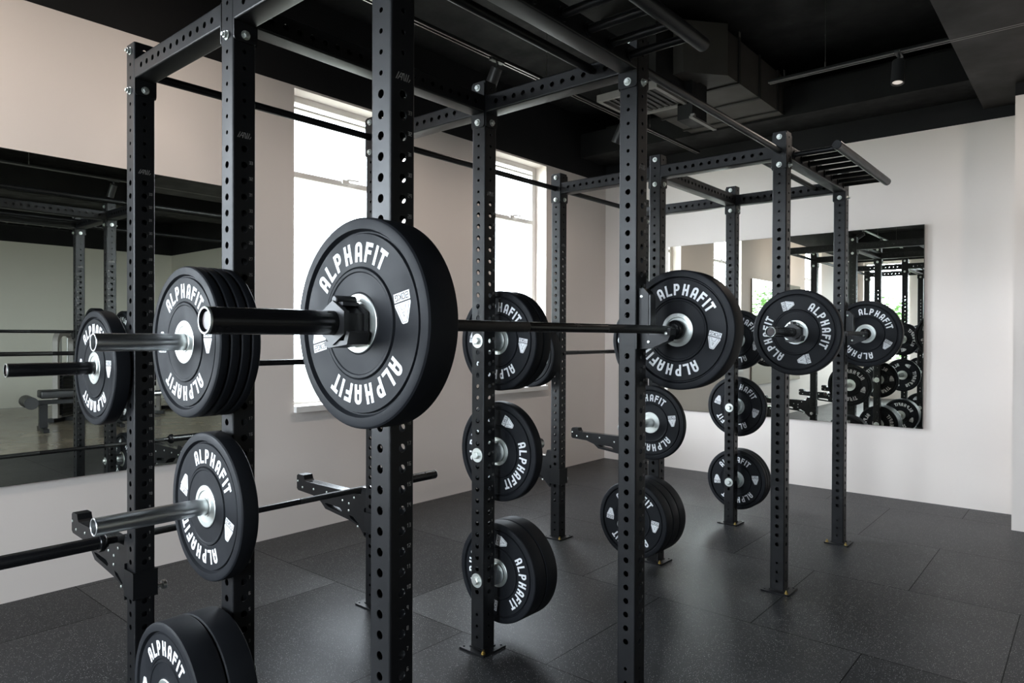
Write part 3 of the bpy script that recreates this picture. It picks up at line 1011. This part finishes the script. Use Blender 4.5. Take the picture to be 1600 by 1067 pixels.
def make_lettering(T, depth, kg):
    out = []
    for face in (0, 1):
        fm = plate_face_map(T, face, depth)
        for flip in (0, 180):
            L_, B_, D_ = MB(), MB(), MB()
            for ch, ang in WORD:
                a = math.radians(ang + flip)
                up_ = Vector((math.sin(a), math.cos(a))); ri = Vector((math.cos(a), -math.sin(a)))
                for outer, holes in glyph(ch):
                    k = 0.0101

                    def tr(p):
                        q_ = up_ * (0.1305 + p[1] * k) + ri * (p[0] * k)
                        return (q_.x, q_.y)
                    L_.prism([tr(p) for p in outer], [[tr(p) for p in h] for h in holes], -0.001, 0.0007, fm)
            # badge: trapezoid with an A above a box with the weight; upright on the left, upside down on the right
            a = math.radians(flip)
            sgn = 1 if flip == 0 else -1
            cx, cy = -0.148 * sgn, 0.0

            def tb(p):
                return (cx + p[0] * sgn, cy + p[1] * sgn)
            B_.prism([tb(p) for p in [(-0.024, -0.011), (0.024, -0.011), (0.024, -0.006), (0.009, 0.030), (0.006, 0.032), (-0.006, 0.032), (-0.009, 0.030), (-0.024, -0.006)]], [], -0.001, 0.0007, fm)
            B_.prism([tb(p) for p in [(-0.024, -0.032), (0.024, -0.032), (0.024, -0.014), (-0.024, -0.014)]], [], -0.001, 0.0007, fm)
            for seg in [(-0.020, -0.008, -0.0062, 0.0285), (0.020, -0.008, 0.0062, 0.0285), (-0.0062, 0.0285, 0.0062, 0.0285), (-0.020, -0.008, -0.010, -0.008), (0.020, -0.008, 0.010, -0.008),
                        (-0.010, -0.008, -0.0055, 0.003), (0.010, -0.008, 0.0055, 0.003), (-0.0055, 0.003, 0.0055, 0.003), (-0.003, 0.009, 0.003, 0.009), (-0.003, 0.009, 0, 0.018), (0.003, 0.009, 0, 0.018)]:
                for qd in stroke_quads([seg], 0.0009, 0, 0, 1, 1):
                    slab(D_, [tb(p) for p in qd], fm, 0.0005, 0.0010)
            for kk, ch in enumerate(kg + 'KG'):
                for qd in stroke_quads(SEG[ch], 0.0019, -0.0195 + kk * 0.0108, -0.0285, 0.0072, 0.0055):
                    slab(D_, [tb(p) for p in qd], fm, 0.0005, 0.0010)
            out.append((L_.mesh('lettering', WHITE_INK, 0), B_.mesh('weight_badge', WHITE_INK, 0), D_.mesh('weight_text', DARK_INK, 0)))
    return out


def make_plate_meshes(T, kg):
    h = T / 2
    dp = min(0.004, T * 0.1)
    half = [(-h + dp * 0.6, 0.064), (-h + dp, 0.067), (-h + dp * 0.9, 0.108), (-h + dp * 0.4, 0.1105), (-h + dp * 0.3, 0.116), (-h + dp * 1.6, 0.1185), (-h + dp, 0.121), (-h + dp, 0.190), (-h + dp * 2.6, 0.1925), (-h + dp * 2.6, 0.1955), (-h, 0.2005), (-h, 0.2165), (-h + 0.0015, 0.221), (-h + 0.005, 0.2243), (-h + 0.009, 0.225)]
    prof = half + [(-x, r) for x, r in reversed(half)]
    body = MB().lathe([(-h + dp * 0.6, 0.0635)] + prof + [(h - dp * 0.6, 0.0635)], 96, closed=True)
    me = body.mesh('bumper_plate', RUBBER, 28)
    hub = [(-h + dp * 0.3, 0.0262), (-h + dp * 0.3, 0.030), (-h + dp * 0.9, 0.032), (-h + dp * 0.9, 0.046), (-h + dp * 0.3, 0.048), (-h + dp * 0.3, 0.062), (-h + dp * 0.6, 0.0635)]
    hm = MB().lathe(hub + [(-x, r) for x, r in reversed(hub)], 64, closed=True).mesh('steel_hub', ZINC, 28)
    return me, hm, make_lettering(T, dp, kg)


PM = {}
GROUPS = {}


def plate(x_face, y, z, T, ang, label, kg='20', face_out=-1, group=None):
    """x_face: the -X face plane of the plate"""
    key = (T, kg)
    if key not in PM:
        PM[key] = make_plate_meshes(T, kg)
    me, hm, prints = PM[key]
    c = (x_face + T / 2, y, z)
    o_ = thing('bumper_plate', label, 'weight plate', c, group or 'black rubber bumper plates', me)
    link('steel_hub', hm, o_, c)
    for lt, bd, tx in prints:
        link('lettering', lt, o_, c)
        link('weight_text', tx, link('weight_badge', bd, o_, c), c)
    o_.rotation_euler = (math.radians(ang), 0, 0)
    return o_


# ------------------------------------------------------------------ barbells
def barbell(xc, y, z, label, sl_=0.445):
    c = Vector((xc, y, z))
    o_ = thing('barbell', label, 'barbell', c, 'black barbells')
    a = 0.655
    link('shaft', MB().lathe([(-a, 0), (-a, 0.014), (a, 0.014), (a, 0)], 28).mesh('shaft', BAR_BLACK), o_, c)
    for (p, q_) in ((-0.62, -0.20), (0.20, 0.62)):
        kn = MB().lathe([(p, 0.0141), (p + 0.002, 0.0145), (q_ - 0.002, 0.0145), (q_, 0.0141)], 28)
        link('knurled_grip', kn.mesh('knurled_grip', KNURL), o_, c)
    for s_ in (-1, 1):
        R = Matrix.Identity(4) if s_ > 0 else Matrix.Rotation(PI, 4, 'Z')
        cl = MB().lathe([(a, 0.0142), (a, 0.024), (a + 0.006, 0.0255), (a + 0.010, 0.034), (a + 0.014, 0.0365), (a + 0.030, 0.0365), (a + 0.032, 0.035), (a + 0.032, 0.0142)], 40, R)
        link('sleeve_collar', cl.mesh('sleeve_collar', BAR_BLACK), o_, c)
        e_ = a + sl_
        sl = MB().lathe([(a + 0.032, 0), (a + 0.032, 0.025), (e_ - 0.002, 0.025), (e_, 0.0235), (e_, 0.021), (e_ - 0.006, 0.0195), (e_ - 0.006, 0)], 40, R)
        sv = link('sleeve', sl.mesh('sleeve', BAR_BLACK), o_, c)
        ec = MB().lathe([(e_ - 0.0055, 0.0198), (e_ - 0.001, 0.0228), (e_ + 0.0004, 0.0231), (e_ + 0.0004, 0.0240), (e_ - 0.0015, 0.0252), (e_ - 0.004, 0.0252)], 36, R)
        link('end_cap', ec.mesh('end_cap', ZINC), sv, c)
        ds = MB().lathe([(e_ - 0.006, 0), (e_ - 0.006, 0.0160), (e_ - 0.0045, 0.0160), (e_ - 0.0045, 0)], 28, R)
        link('end_sticker', ds.mesh('end_sticker', STICKER), sv, c)
    return o_


KNURL = vary(mat('knurled_black_steel', (0.014, 0.014, 0.014), 0.42, 0.2), (0.014, 0.014, 0.014), 30, 0.2, None, 0.6, 1400)
STICKER = vary(mat('maroon_end_sticker', (0.06, 0.035, 0.035), 0.4), (0.06, 0.035, 0.035), 60, 0.4)

BAR_Y, BAR_Z, REAR_Y, REAR_Z = 1.197, 1.404, 2.920, 1.255
barbell(1.668, BAR_Y, BAR_Z, 'black barbell loaded with large plates on the front of the nearer rack')
barbell(1.734, 3.0, 1.247, 'black barbell on the window side of the nearer rack, sleeve end at the left', 0.381)
barbell(1.670, 2.952, 0.567, 'black unloaded barbell resting low on the spotter arms')
barbell(4.420, BAR_Y, BAR_Z, 'black barbell racked on the front of the farther rack, ahead of the mirror')
barbell(4.360, REAR_Y, REAR_Z + 0.005, 'black barbell racked on the window side of the farther rack')

# plates on the bars
plate(0.896, BAR_Y, BAR_Z, 0.084, -11.7, 'large black bumper plate in the foreground, on the bar end nearest the camera')
plate(2.356, BAR_Y, BAR_Z, 0.084, 15, 'black bumper plate at the far end of the foreground barbell, beside its J-cup')
plate(0.983, 3.0, 1.247, 0.058, 0, 'black bumper plate overlapping the window-wall mirror, on the rear bar')
plate(2.422, 3.0, 1.247, 0.058, 30, 'black bumper plate at the hidden far end of the nearer window-side bar')
plate(3.685, BAR_Y, BAR_Z, 0.047, 74, 'black bumper plate facing the camera on the near end of the farther front bar', '15')
plate(5.108, BAR_Y, BAR_Z, 0.047, 30, 'black bumper plate on the far end of the farther front bar', '15')
plate(3.588, REAR_Y, REAR_Z + 0.005, 0.084, 64, 'black bumper plate mostly hidden behind the top storage-peg plates of the middle post')
plate(5.048, REAR_Y, REAR_Z + 0.005, 0.084, 10, 'black bumper plate at the hidden far end of the farther window-side bar')

# plates on the storage pegs
def stack(x_start, T, n, z, angs, labels, kg, group):
    for k in range(n):
        plate(x_start + k * (T + 0.001), YS[1], z, T, angs[k], labels[k], kg, group=group)


stack(0.914, 0.0305, 4, RZ[0], [-0.5, 40, 100, 15], [
    'outermost thin plate of the stack of four on the upper peg at the left',
    'second plate in from the camera side of the upper stack of four',
    'third plate in from the camera side of the upper stack of four',
    'innermost plate of the upper stack of four, touching the post'], '10', 'bumper plates on the storage pegs')
stack(0.978, 0.055, 1, RZ[1], [19.5], ['single black plate on the polished middle peg at the left, its whole face visible'], '15', 'bumper plates on the storage pegs')
stack(0.862, 0.086, 2, RZ[2], [-3, 60], [
    'thick plate cut by the bottom edge, its printed face showing',
    'thick plate behind the one cut by the bottom edge, against the post'], '20', 'bumper plates on the storage pegs')
E_X = XS[1] + W + 0.051
stack(E_X, 0.055, 2, RZ[0], [8, 80], [
    'plate behind the foreground bar, nearer of two on the top bolted peg',
    'plate behind the foreground bar, farther of two on the top bolted peg'], '15', 'bumper plates on the storage pegs')
stack(E_X, 0.055, 1, RZ[1], [116], ['single plate on the middle bolted peg, seen past the center post'], '15', 'bumper plates on the storage pegs')
stack(E_X, 0.082, 2, RZ[2], [101, 20], [
    'thick plate nearest the post on the lowest bolted peg above the floor',
    'thick plate outermost on the lowest bolted peg above the floor'], '20', 'bumper plates on the storage pegs')
stack(3.64, 0.05, 2, RZ[0], [5, 50], [
    'outer plate on the top peg of the farther rack, mostly hidden',
    'inner plate on the top peg of the farther rack, mostly hidden'], '15', 'bumper plates on the storage pegs')
stack(3.706, 0.036, 1, RZ[1], [-8, 0], ['thin plate on the middle peg of the farther rack, beside the front post'], '10', 'bumper plates on the storage pegs')
stack(3.50, 0.079, 3, RZ[2], [6, 50, 90], [
    'outermost of three thick plates on the lowest peg of the farther rack',
    'middle of three thick plates on the lowest peg of the farther rack',
    'innermost of three thick plates on the lowest peg of the farther rack'], '20', 'bumper plates on the storage pegs')
I_X = XS[3] + W + 0.051
stack(I_X, 0.04, 1, RZ[0], [18], ['plate on the highest peg before the far mirror, between two barbell plates'], '10', 'bumper plates on the storage pegs')
stack(I_X, 0.036, 1, RZ[1], [17], ['single plate on the middle far peg, overlapping the lower edge of the mirror'], '10', 'bumper plates on the storage pegs')
stack(I_X, 0.04, 3, RZ[2], [-5, 40, 90], [
    'nearest of three plates on the lowest far peg by the white wall',
    'middle of three plates on the lowest far peg by the white wall',
    'farthest of three plates on the lowest far peg by the white wall'], '10', 'bumper plates on the storage pegs')


# ------------------------------------------------------------------ bar clamps
def clamp(x1, y, z, label, w=0.062):
    """black nylon lever clamp gripping a sleeve, its +X face at x1"""
    c = Vector((x1 - w, y, z))
    o_ = thing('bar_clamp', label, 'bar clamp', c, 'black bar clamps')
    ring = [(0.0395 * math.cos(math.radians(a)), 0.0395 * math.sin(math.radians(a))) for a in range(30, 390, 60)]
    hole = [(0.0253 * math.cos(2 * PI * k / 32), 0.0253 * math.sin(2 * PI * k / 32)) for k in range(32)]
    mb = MB(); fn_ = lambda u, v, t: (t, u, v)
    mb.prism(ring, [hole], 0.012, w - 0.004, fn_)
    big = [(0.046 * math.cos(math.radians(a)), 0.046 * math.sin(math.radians(a))) for a in range(30, 390, 60)]
    mb.prism(big, [hole], 0.0, 0.012, fn_)
    mb.prism(big, [hole], w - 0.008, w - 0.001, fn_)
    link('clamp_ring', mb.mesh('clamp_ring', PLASTIC, 0), o_, c)
    lv = MB()
    lv.prism([(-0.052, -0.020), (-0.044, -0.044), (0.020, -0.052), (0.034, -0.046), (0.034, -0.039), (-0.034, -0.036), (-0.043, -0.016)], [], 0.004, w - 0.006, fn_)
    link('lever', lv.mesh('lever', PLASTIC, 0), o_, c)
    hg = MB(); hg.tube((0.004, 0.0, 0.048), (w - 0.006, 0.0, 0.048), 0.009, 14); hg.box((0.010, -0.022, 0.036), (w - 0.012, 0.022, 0.043))
    link('hinge', hg.mesh('hinge', PLASTIC), o_, c)
    return o_


clamp(0.896, BAR_Y, BAR_Z, 'black lever clamp holding the large foreground plate on its bar')
clamp(3.684, BAR_Y, BAR_Z, 'black clamp on the farther front bar, against the plate that faces the camera')


# ------------------------------------------------------------------ J-cups and spotter arms
def rivets(mb, pts, x0, x1, fn_):
    for (u, v) in pts:
        for (xx, s_) in ((x0, -1), (x1, 1)):
            R = Matrix.Translation(fn_(u, v, xx)) @ (Matrix.Identity(4) if s_ > 0 else Matrix.Rotation(PI, 4, 'Z'))
            mb.lathe([(0, 0), (0, 0.0062), (0.0022, 0.0062), (0.0034, 0.004), (0.0034, 0)], 12, R)


def j_cup(i, rear, zbar, label):
    x = XS[i] + W / 2
    s_ = 1 if rear else -1
    y0 = YS[2] + W / 2 if rear else YS[0] - W / 2
    c = Vector((x, y0, zbar))
    o_ = thing('j_cup', label, 'bar holder', c, 'black J-cups holding the barbells')
    fn_ = lambda u, v, t: (t, s_ * u, v)
    d = abs(((3.0 if i < 2 else REAR_Y) if rear else BAR_Y) - y0)
    prof = [(0.001, -0.072), (0.055, -0.066), (0.118, -0.040), (d + 0.052, -0.020), (d + 0.054, 0.004), (d + 0.045, 0.006), (d + 0.030, -0.019), (0.040, -0.019), (0.040, 0.130), (0.020, 0.150), (0.001, 0.150)]
    mb = MB().prism(prof, [], -0.0215, 0.0215, fn_)
    link('cup_body', mb.mesh('cup_body', STEEL_BLACK, 0), o_, c)
    ln = MB().prism([(0.0402, -0.0188), (d + 0.028, -0.0188), (d + 0.028, -0.0145), (0.047, -0.0145), (0.047, 0.125), (0.0402, 0.125)], [], -0.019, 0.019, fn_)
    link('cup_liner', ln.mesh('cup_liner', PLASTIC, 0), o_, c)
    rv = MB(); rivets(rv, [(0.012, 0.120), (0.042, -0.045), (d + 0.036, -0.014)], -0.0215, 0.0215, fn_)
    link('rivets', rv.mesh('rivets', ZINC), o_, c)
    sd = MB()
    sd.box((-W / 2 - 0.006, min(0, -s_ * 0.05) , -0.060), (-W / 2 - 0.0005, max(0, -s_ * 0.05), -0.010))
    sd.box((-W / 2 - 0.006, min(s_ * 0.0005, s_ * 0.006), -0.070), (W / 2 , max(s_ * 0.0005, s_ * 0.006), 0.000))
    link('hook_plate', sd.mesh('hook_plate', STEEL_BLACK, 0), o_, c)
    return o_


for (i, rear, zb, lab) in [
    (0, False, BAR_Z, 'black J-cup behind the large foreground plate'),
    (1, False, BAR_Z, 'black J-cup with three bright rivets, holding the far end of the foreground bar'),
    (0, True, 1.247, 'black J-cup on the leftmost rack post, under the window-side bar'),
    (1, True, 1.247, 'black J-cup under the window-side bar, hidden behind the foreground plate'),
    (2, False, BAR_Z, 'black J-cup behind the plate that faces the camera on the farther rack'),
    (3, False, BAR_Z, 'black J-cup on the rack post farthest right, under the farther front bar'),
    (2, True, REAR_Z + 0.005, 'black J-cup on the window-side post of the farther rack, below the thin bar'),
    (3, True, REAR_Z + 0.005, 'black J-cup on the window-side bar, hidden behind the middle front post')]:
    j_cup(i, rear, zb, lab)

ARM = [(0.002, 0.592), (0.038, 0.592), (0.050, 0.5525), (0.555, 0.5525), (0.566, 0.560), (0.576, 0.584), (0.630, 0.584), (0.643, 0.574), (0.643, 0.502), (0.629, 0.492), (0.483, 0.485), (0.408, 0.462), (0.363, 0.429), (0.147, 0.405), (0.063, 0.386), (0.014, 0.340), (0.002, 0.340)]
ARM_HOLES = [[(0.345, 0.462), (0.235, 0.456), (0.212, 0.444), (0.222, 0.432), (0.335, 0.444), (0.372, 0.459)], [(0.150, 0.432), (0.115, 0.428), (0.060, 0.398), (0.072, 0.395), (0.135, 0.416)]]


def spotter(i, label, knob=True):
    x = XS[i] + W / 2
    y0 = YS[2] + W / 2
    c = Vector((x, y0, 0.36))
    o_ = thing('spotter_arm', label, 'spotter arm', c, 'black spotter arms')
    fn_ = lambda u, v, t: (t, u, v - 0.36)
    mb = MB().prism(ARM, ARM_HOLES, -0.029, 0.029, fn_)
    link('arm_body', mb.mesh('arm_body', STEEL_BLACK, 0), o_, c)
    pd = MB().prism([(0.045, 0.5527), (0.553, 0.5527), (0.553, 0.5530), (0.045, 0.5530)], [], -0.024, 0.024, fn_)
    pd.box((-0.027, 0.004, 0.2322), (0.027, 0.036, 0.2350))
    link('arm_liner', pd.mesh('arm_liner', PLASTIC_GLOSS, 0), o_, c)
    rv = MB(); rivets(rv, [(0.632, 0.545), (0.585, 0.515), (0.475, 0.520), (0.35, 0.522), (0.205, 0.500), (0.150, 0.492), (0.105, 0.53), (0.152, 0.455), (0.075, 0.385)], -0.029, 0.029, fn_)
    link('rivets', rv.mesh('rivets', ZINC), o_, c)
    sl = MB()
    a, b = W / 2 + 0.0008, W / 2 + 0.0075
    z0, z1 = 0.374 - 0.36, 0.474 - 0.36
    sl.box((-b, -W - 0.0075, z0), (-a, 0.0005, z1)); sl.box((a, -W - 0.0075, z0), (b, 0.0005, z1)); sl.box((-a, -W - 0.0075, z0), (a, -W - 0.0008, z1))
    sl.box((-b, 0.0008, z0 - 0.02), (b, 0.006, z1 + 0.02))
    link('post_sleeve', sl.mesh('post_sleeve', STEEL_BLACK, 0), o_, c)
    rim = MB()
    for zz in (z0, z1):
        rim.box((-b - 0.002, -W - 0.0095, zz - 0.002), (-b, 0.004, zz + 0.002)); rim.box((-b - 0.002, -W - 0.0095, zz - 0.002), (b, -W - 0.0075, zz + 0.002))
    link('sleeve_rim', rim.mesh('sleeve_rim', STEEL_BLACK, 0), o_, c)
    if knob:
        kb = MB().lathe([(b, 0), (b, 0.011), (b + 0.020, 0.011), (b + 0.020, 0.007), (b + 0.032, 0.007), (b + 0.034, 0.0175), (b + 0.046, 0.0185), (b + 0.050, 0.014), (b + 0.050, 0)], 24, Matrix.Translation((0, -W / 2, 0.030)))
        link('pull_pin', kb.mesh('pull_pin', CHROME), o_, c)
    return o_


PLASTIC_GLOSS = vary(mat('glossy_black_liner', (0.03, 0.03, 0.03), 0.15), (0.03, 0.03, 0.03), 20, 0.1)
spotter(0, 'black spotter arm with a chrome pull pin on the leftmost rack post')
spotter(1, 'black spotter arm in profile below the window, holding the unloaded bar')
spotter(2, 'black spotter arm on the farther rack, with a pale pull pin')
spotter(3, 'black spotter arm jutting toward the room corner, behind the middle front post')

# ------------------------------------------------------------------ gym machines across the room (seen in the mirrors)
def bench(x, y, rz, label):
    o_ = thing('weight_bench', label, 'bench', (x, y, 0), None)
    P = (x, y, 0)
    mb = MB(); mb.box((-0.30, -0.17, 0.47), (0.25, 0.17, 0.58))
    link('seat_pad', rounded(mb, 'seat_pad', PAD, 0.02), o_, P)
    mb = MB(); mb.box((0.27, -0.16, 0.47), (0.95, 0.16, 0.58))
    link('back_pad', rounded(mb, 'back_pad', PAD, 0.02), o_, P)
    mb = MB(); mb.tube((-0.42, -0.26, 0.42), (-0.42, 0.26, 0.42), 0.085, 20); 
    link('roller_pad', mb.mesh('roller_pad', PAD), o_, P)
    mb = MB(); mb.box((-0.45, -0.03, 0.38), (0.85, 0.03, 0.44))
    link('spine', mb.mesh('spine', STEEL_BLACK, 0), o_, P)
    for xx in (-0.25, 0.70):
        mb = MB(); mb.box((xx - 0.05, -0.05, 0.05), (xx + 0.05, 0.05, 0.38)); mb.box((xx - 0.035, -0.28, 0), (xx + 0.035, 0.28, 0.05))
        link('leg', mb.mesh('leg', STEEL_BLACK, 0), o_, P)
    o_.rotation_euler = (0, 0, rz)
    return o_


def rounded(mb, name, m_, r):
    me = mb.mesh(name, m_, 0)
    bm = bmesh.new(); bm.from_mesh(me)
    bmesh.ops.bevel(bm, geom=bm.edges[:], offset=r, segments=3, profile=0.5, affect='EDGES')
    bm.to_mesh(me); bm.free()
    me.shade_smooth(); me.set_sharp_from_angle(angle=math.radians(50))
    return me


def machine(x, y, rz, label):
    o_ = thing('weight_machine', label, 'gym machine', (x, y, 0), None)
    P = (x, y, 0)
    mb = MB()
    mb.box((-0.40, -0.04, 0), (0.55, 0.04, 0.06)); mb.box((0.42, -0.35, 0), (0.52, 0.35, 0.06))
    mb.box((-0.40, -0.30, 0), (-0.32, 0.30, 0.06))
    link('base_frame', mb.mesh('base_frame', STEEL_BLACK, 0), o_, P)
    sh = [(-0.28, 0.06), (-0.28, 1.25)] + arc_pts(-0.14, 1.25, 0.14, 0.17, 180, 90, 8) + arc_pts(0.14, 1.25, 0.14, 0.17, 90, 0, 8) + [(0.28, 1.25), (0.28, 0.06)]
    inn = [(-0.22, 0.10), (-0.22, 1.22)] + arc_pts(-0.10, 1.22, 0.12, 0.13, 180, 90, 8) + arc_pts(0.10, 1.22, 0.12, 0.13, 90, 0, 8) + [(0.22, 1.22), (0.22, 0.10)]
    mb = MB().prism(sh, [inn], 0.40, 0.48, lambda u, v, t: (t, u, v))
    link('shroud', mb.mesh('shroud', GREY_MACHINE, 30), o_, P)
    ws = MB()
    for k in range(12):
        ws.box((0.38, -0.16, 0.08 + k * 0.055), (0.50, 0.16, 0.128 + k * 0.055))
    link('weight_stack', ws.mesh('weight_stack', STEEL_BLACK, 0), o_, P)
    gr = MB(); gr.tube((0.44, -0.10, 0.08), (0.44, -0.10, 1.32), 0.011, 10); gr.tube((0.44, 0.10, 0.08), (0.44, 0.10, 1.32), 0.011, 10)
    link('guide_rod', gr.mesh('guide_rod', CHROME), o_, P)
    mb = MB(); mb.box((-0.30, -0.17, 0.46), (0.05, 0.17, 0.53))
    link('seat_pad', rounded(mb, 'seat_pad', PAD, 0.02), o_, P)
    mb = MB(); mb.box((0.06, -0.15, 0.56), (0.13, 0.15, 1.15))
    link('back_pad', rounded(mb, 'back_pad', PAD, 0.02), o_, P)
    mb = MB(); mb.box((-0.16, -0.03, 0.06), (-0.10, 0.03, 0.46)); mb.box((0.13, -0.03, 0.06), (0.19, 0.03, 1.1))
    link('seat_post', mb.mesh('seat_post', STEEL_BLACK, 0), o_, P)
    for s_ in (-1, 1):
        a = MB(); a.tube((0.16, s_ * 0.05, 1.30), (-0.05, s_ * 0.38, 1.22), 0.022, 12); a.tube((-0.05, s_ * 0.38, 1.22), (-0.30, s_ * 0.38, 0.78), 0.022, 12); a.tube((-0.30, s_ * 0.38, 0.78), (-0.42, s_ * 0.20, 0.78), 0.018, 12)
        link('press_arm', a.mesh('press_arm', STEEL_BLACK), o_, P)
    o_.rotation_euler = (0, 0, rz)
    return o_


bench(3.35, -2.95, 0.12, 'black padded bench reflected in the window-wall mirror behind the left bars')
machine(4.05, -3.9, -2.4, 'grey and black seated weight machine reflected in the window-wall mirror beside the bench')
machine(5.2, -4.6, 2.2, 'black seated weight machine reflected between two posts in the window-wall mirror')
bench(1.9, -4.6, 1.3, 'dark exercise bench reflected at the very edge of the photo')

# ------------------------------------------------------------------ greenery outside the far glazing
def shrub(x, y, z, r, seed, label):
    rnd = random.Random(seed)
    o_ = thing('garden_shrub', label, 'shrub', (x, y, -0.1), 'shrubs outside the far windows')
    mb = MB()
    for k in range(900):
        d = Vector((rnd.gauss(0, 1), rnd.gauss(0, 1), rnd.gauss(0, 1))).normalized() * r * (0.55 + 0.45 * rnd.random())
        p = Vector((d.x, d.y, z + d.z * 1.1))
        R = Matrix.Rotation(rnd.random() * 6, 4, 'Z') @ Matrix.Rotation(rnd.random() * 3, 4, 'X')
        l = 0.07 + 0.05 * rnd.random()
        mb.add([(-l, 0, 0), (0, -l * 0.4, 0.01), (l, 0, 0), (0, l * 0.4, 0.01)], [(0, 1, 2, 3)], Matrix.Translation(p) @ R)
    link('foliage', mb.mesh('foliage', LEAF, 0), o_, (x, y, -0.1))
    link('trunk', MB().tube((0, 0, 0), (0, 0, z), 0.06, 10).mesh('trunk', BARK), o_, (x, y, -0.1))
    return o_


struct('ground', MB().box((-30, -12, -0.2), (XF - 0.22, 12, -0.1)), VENT_GREY)
for k, (x, y, z, r) in enumerate([(-7.2, 2.3, 1.7, 1.0), (-8.0, 4.4, 1.5, 1.0), (-8.6, 0.6, 1.9, 1.1)]):
    shrub(x, y, z, r, k, 'leafy green shrub outside, glimpsed only in the mirror reflections')
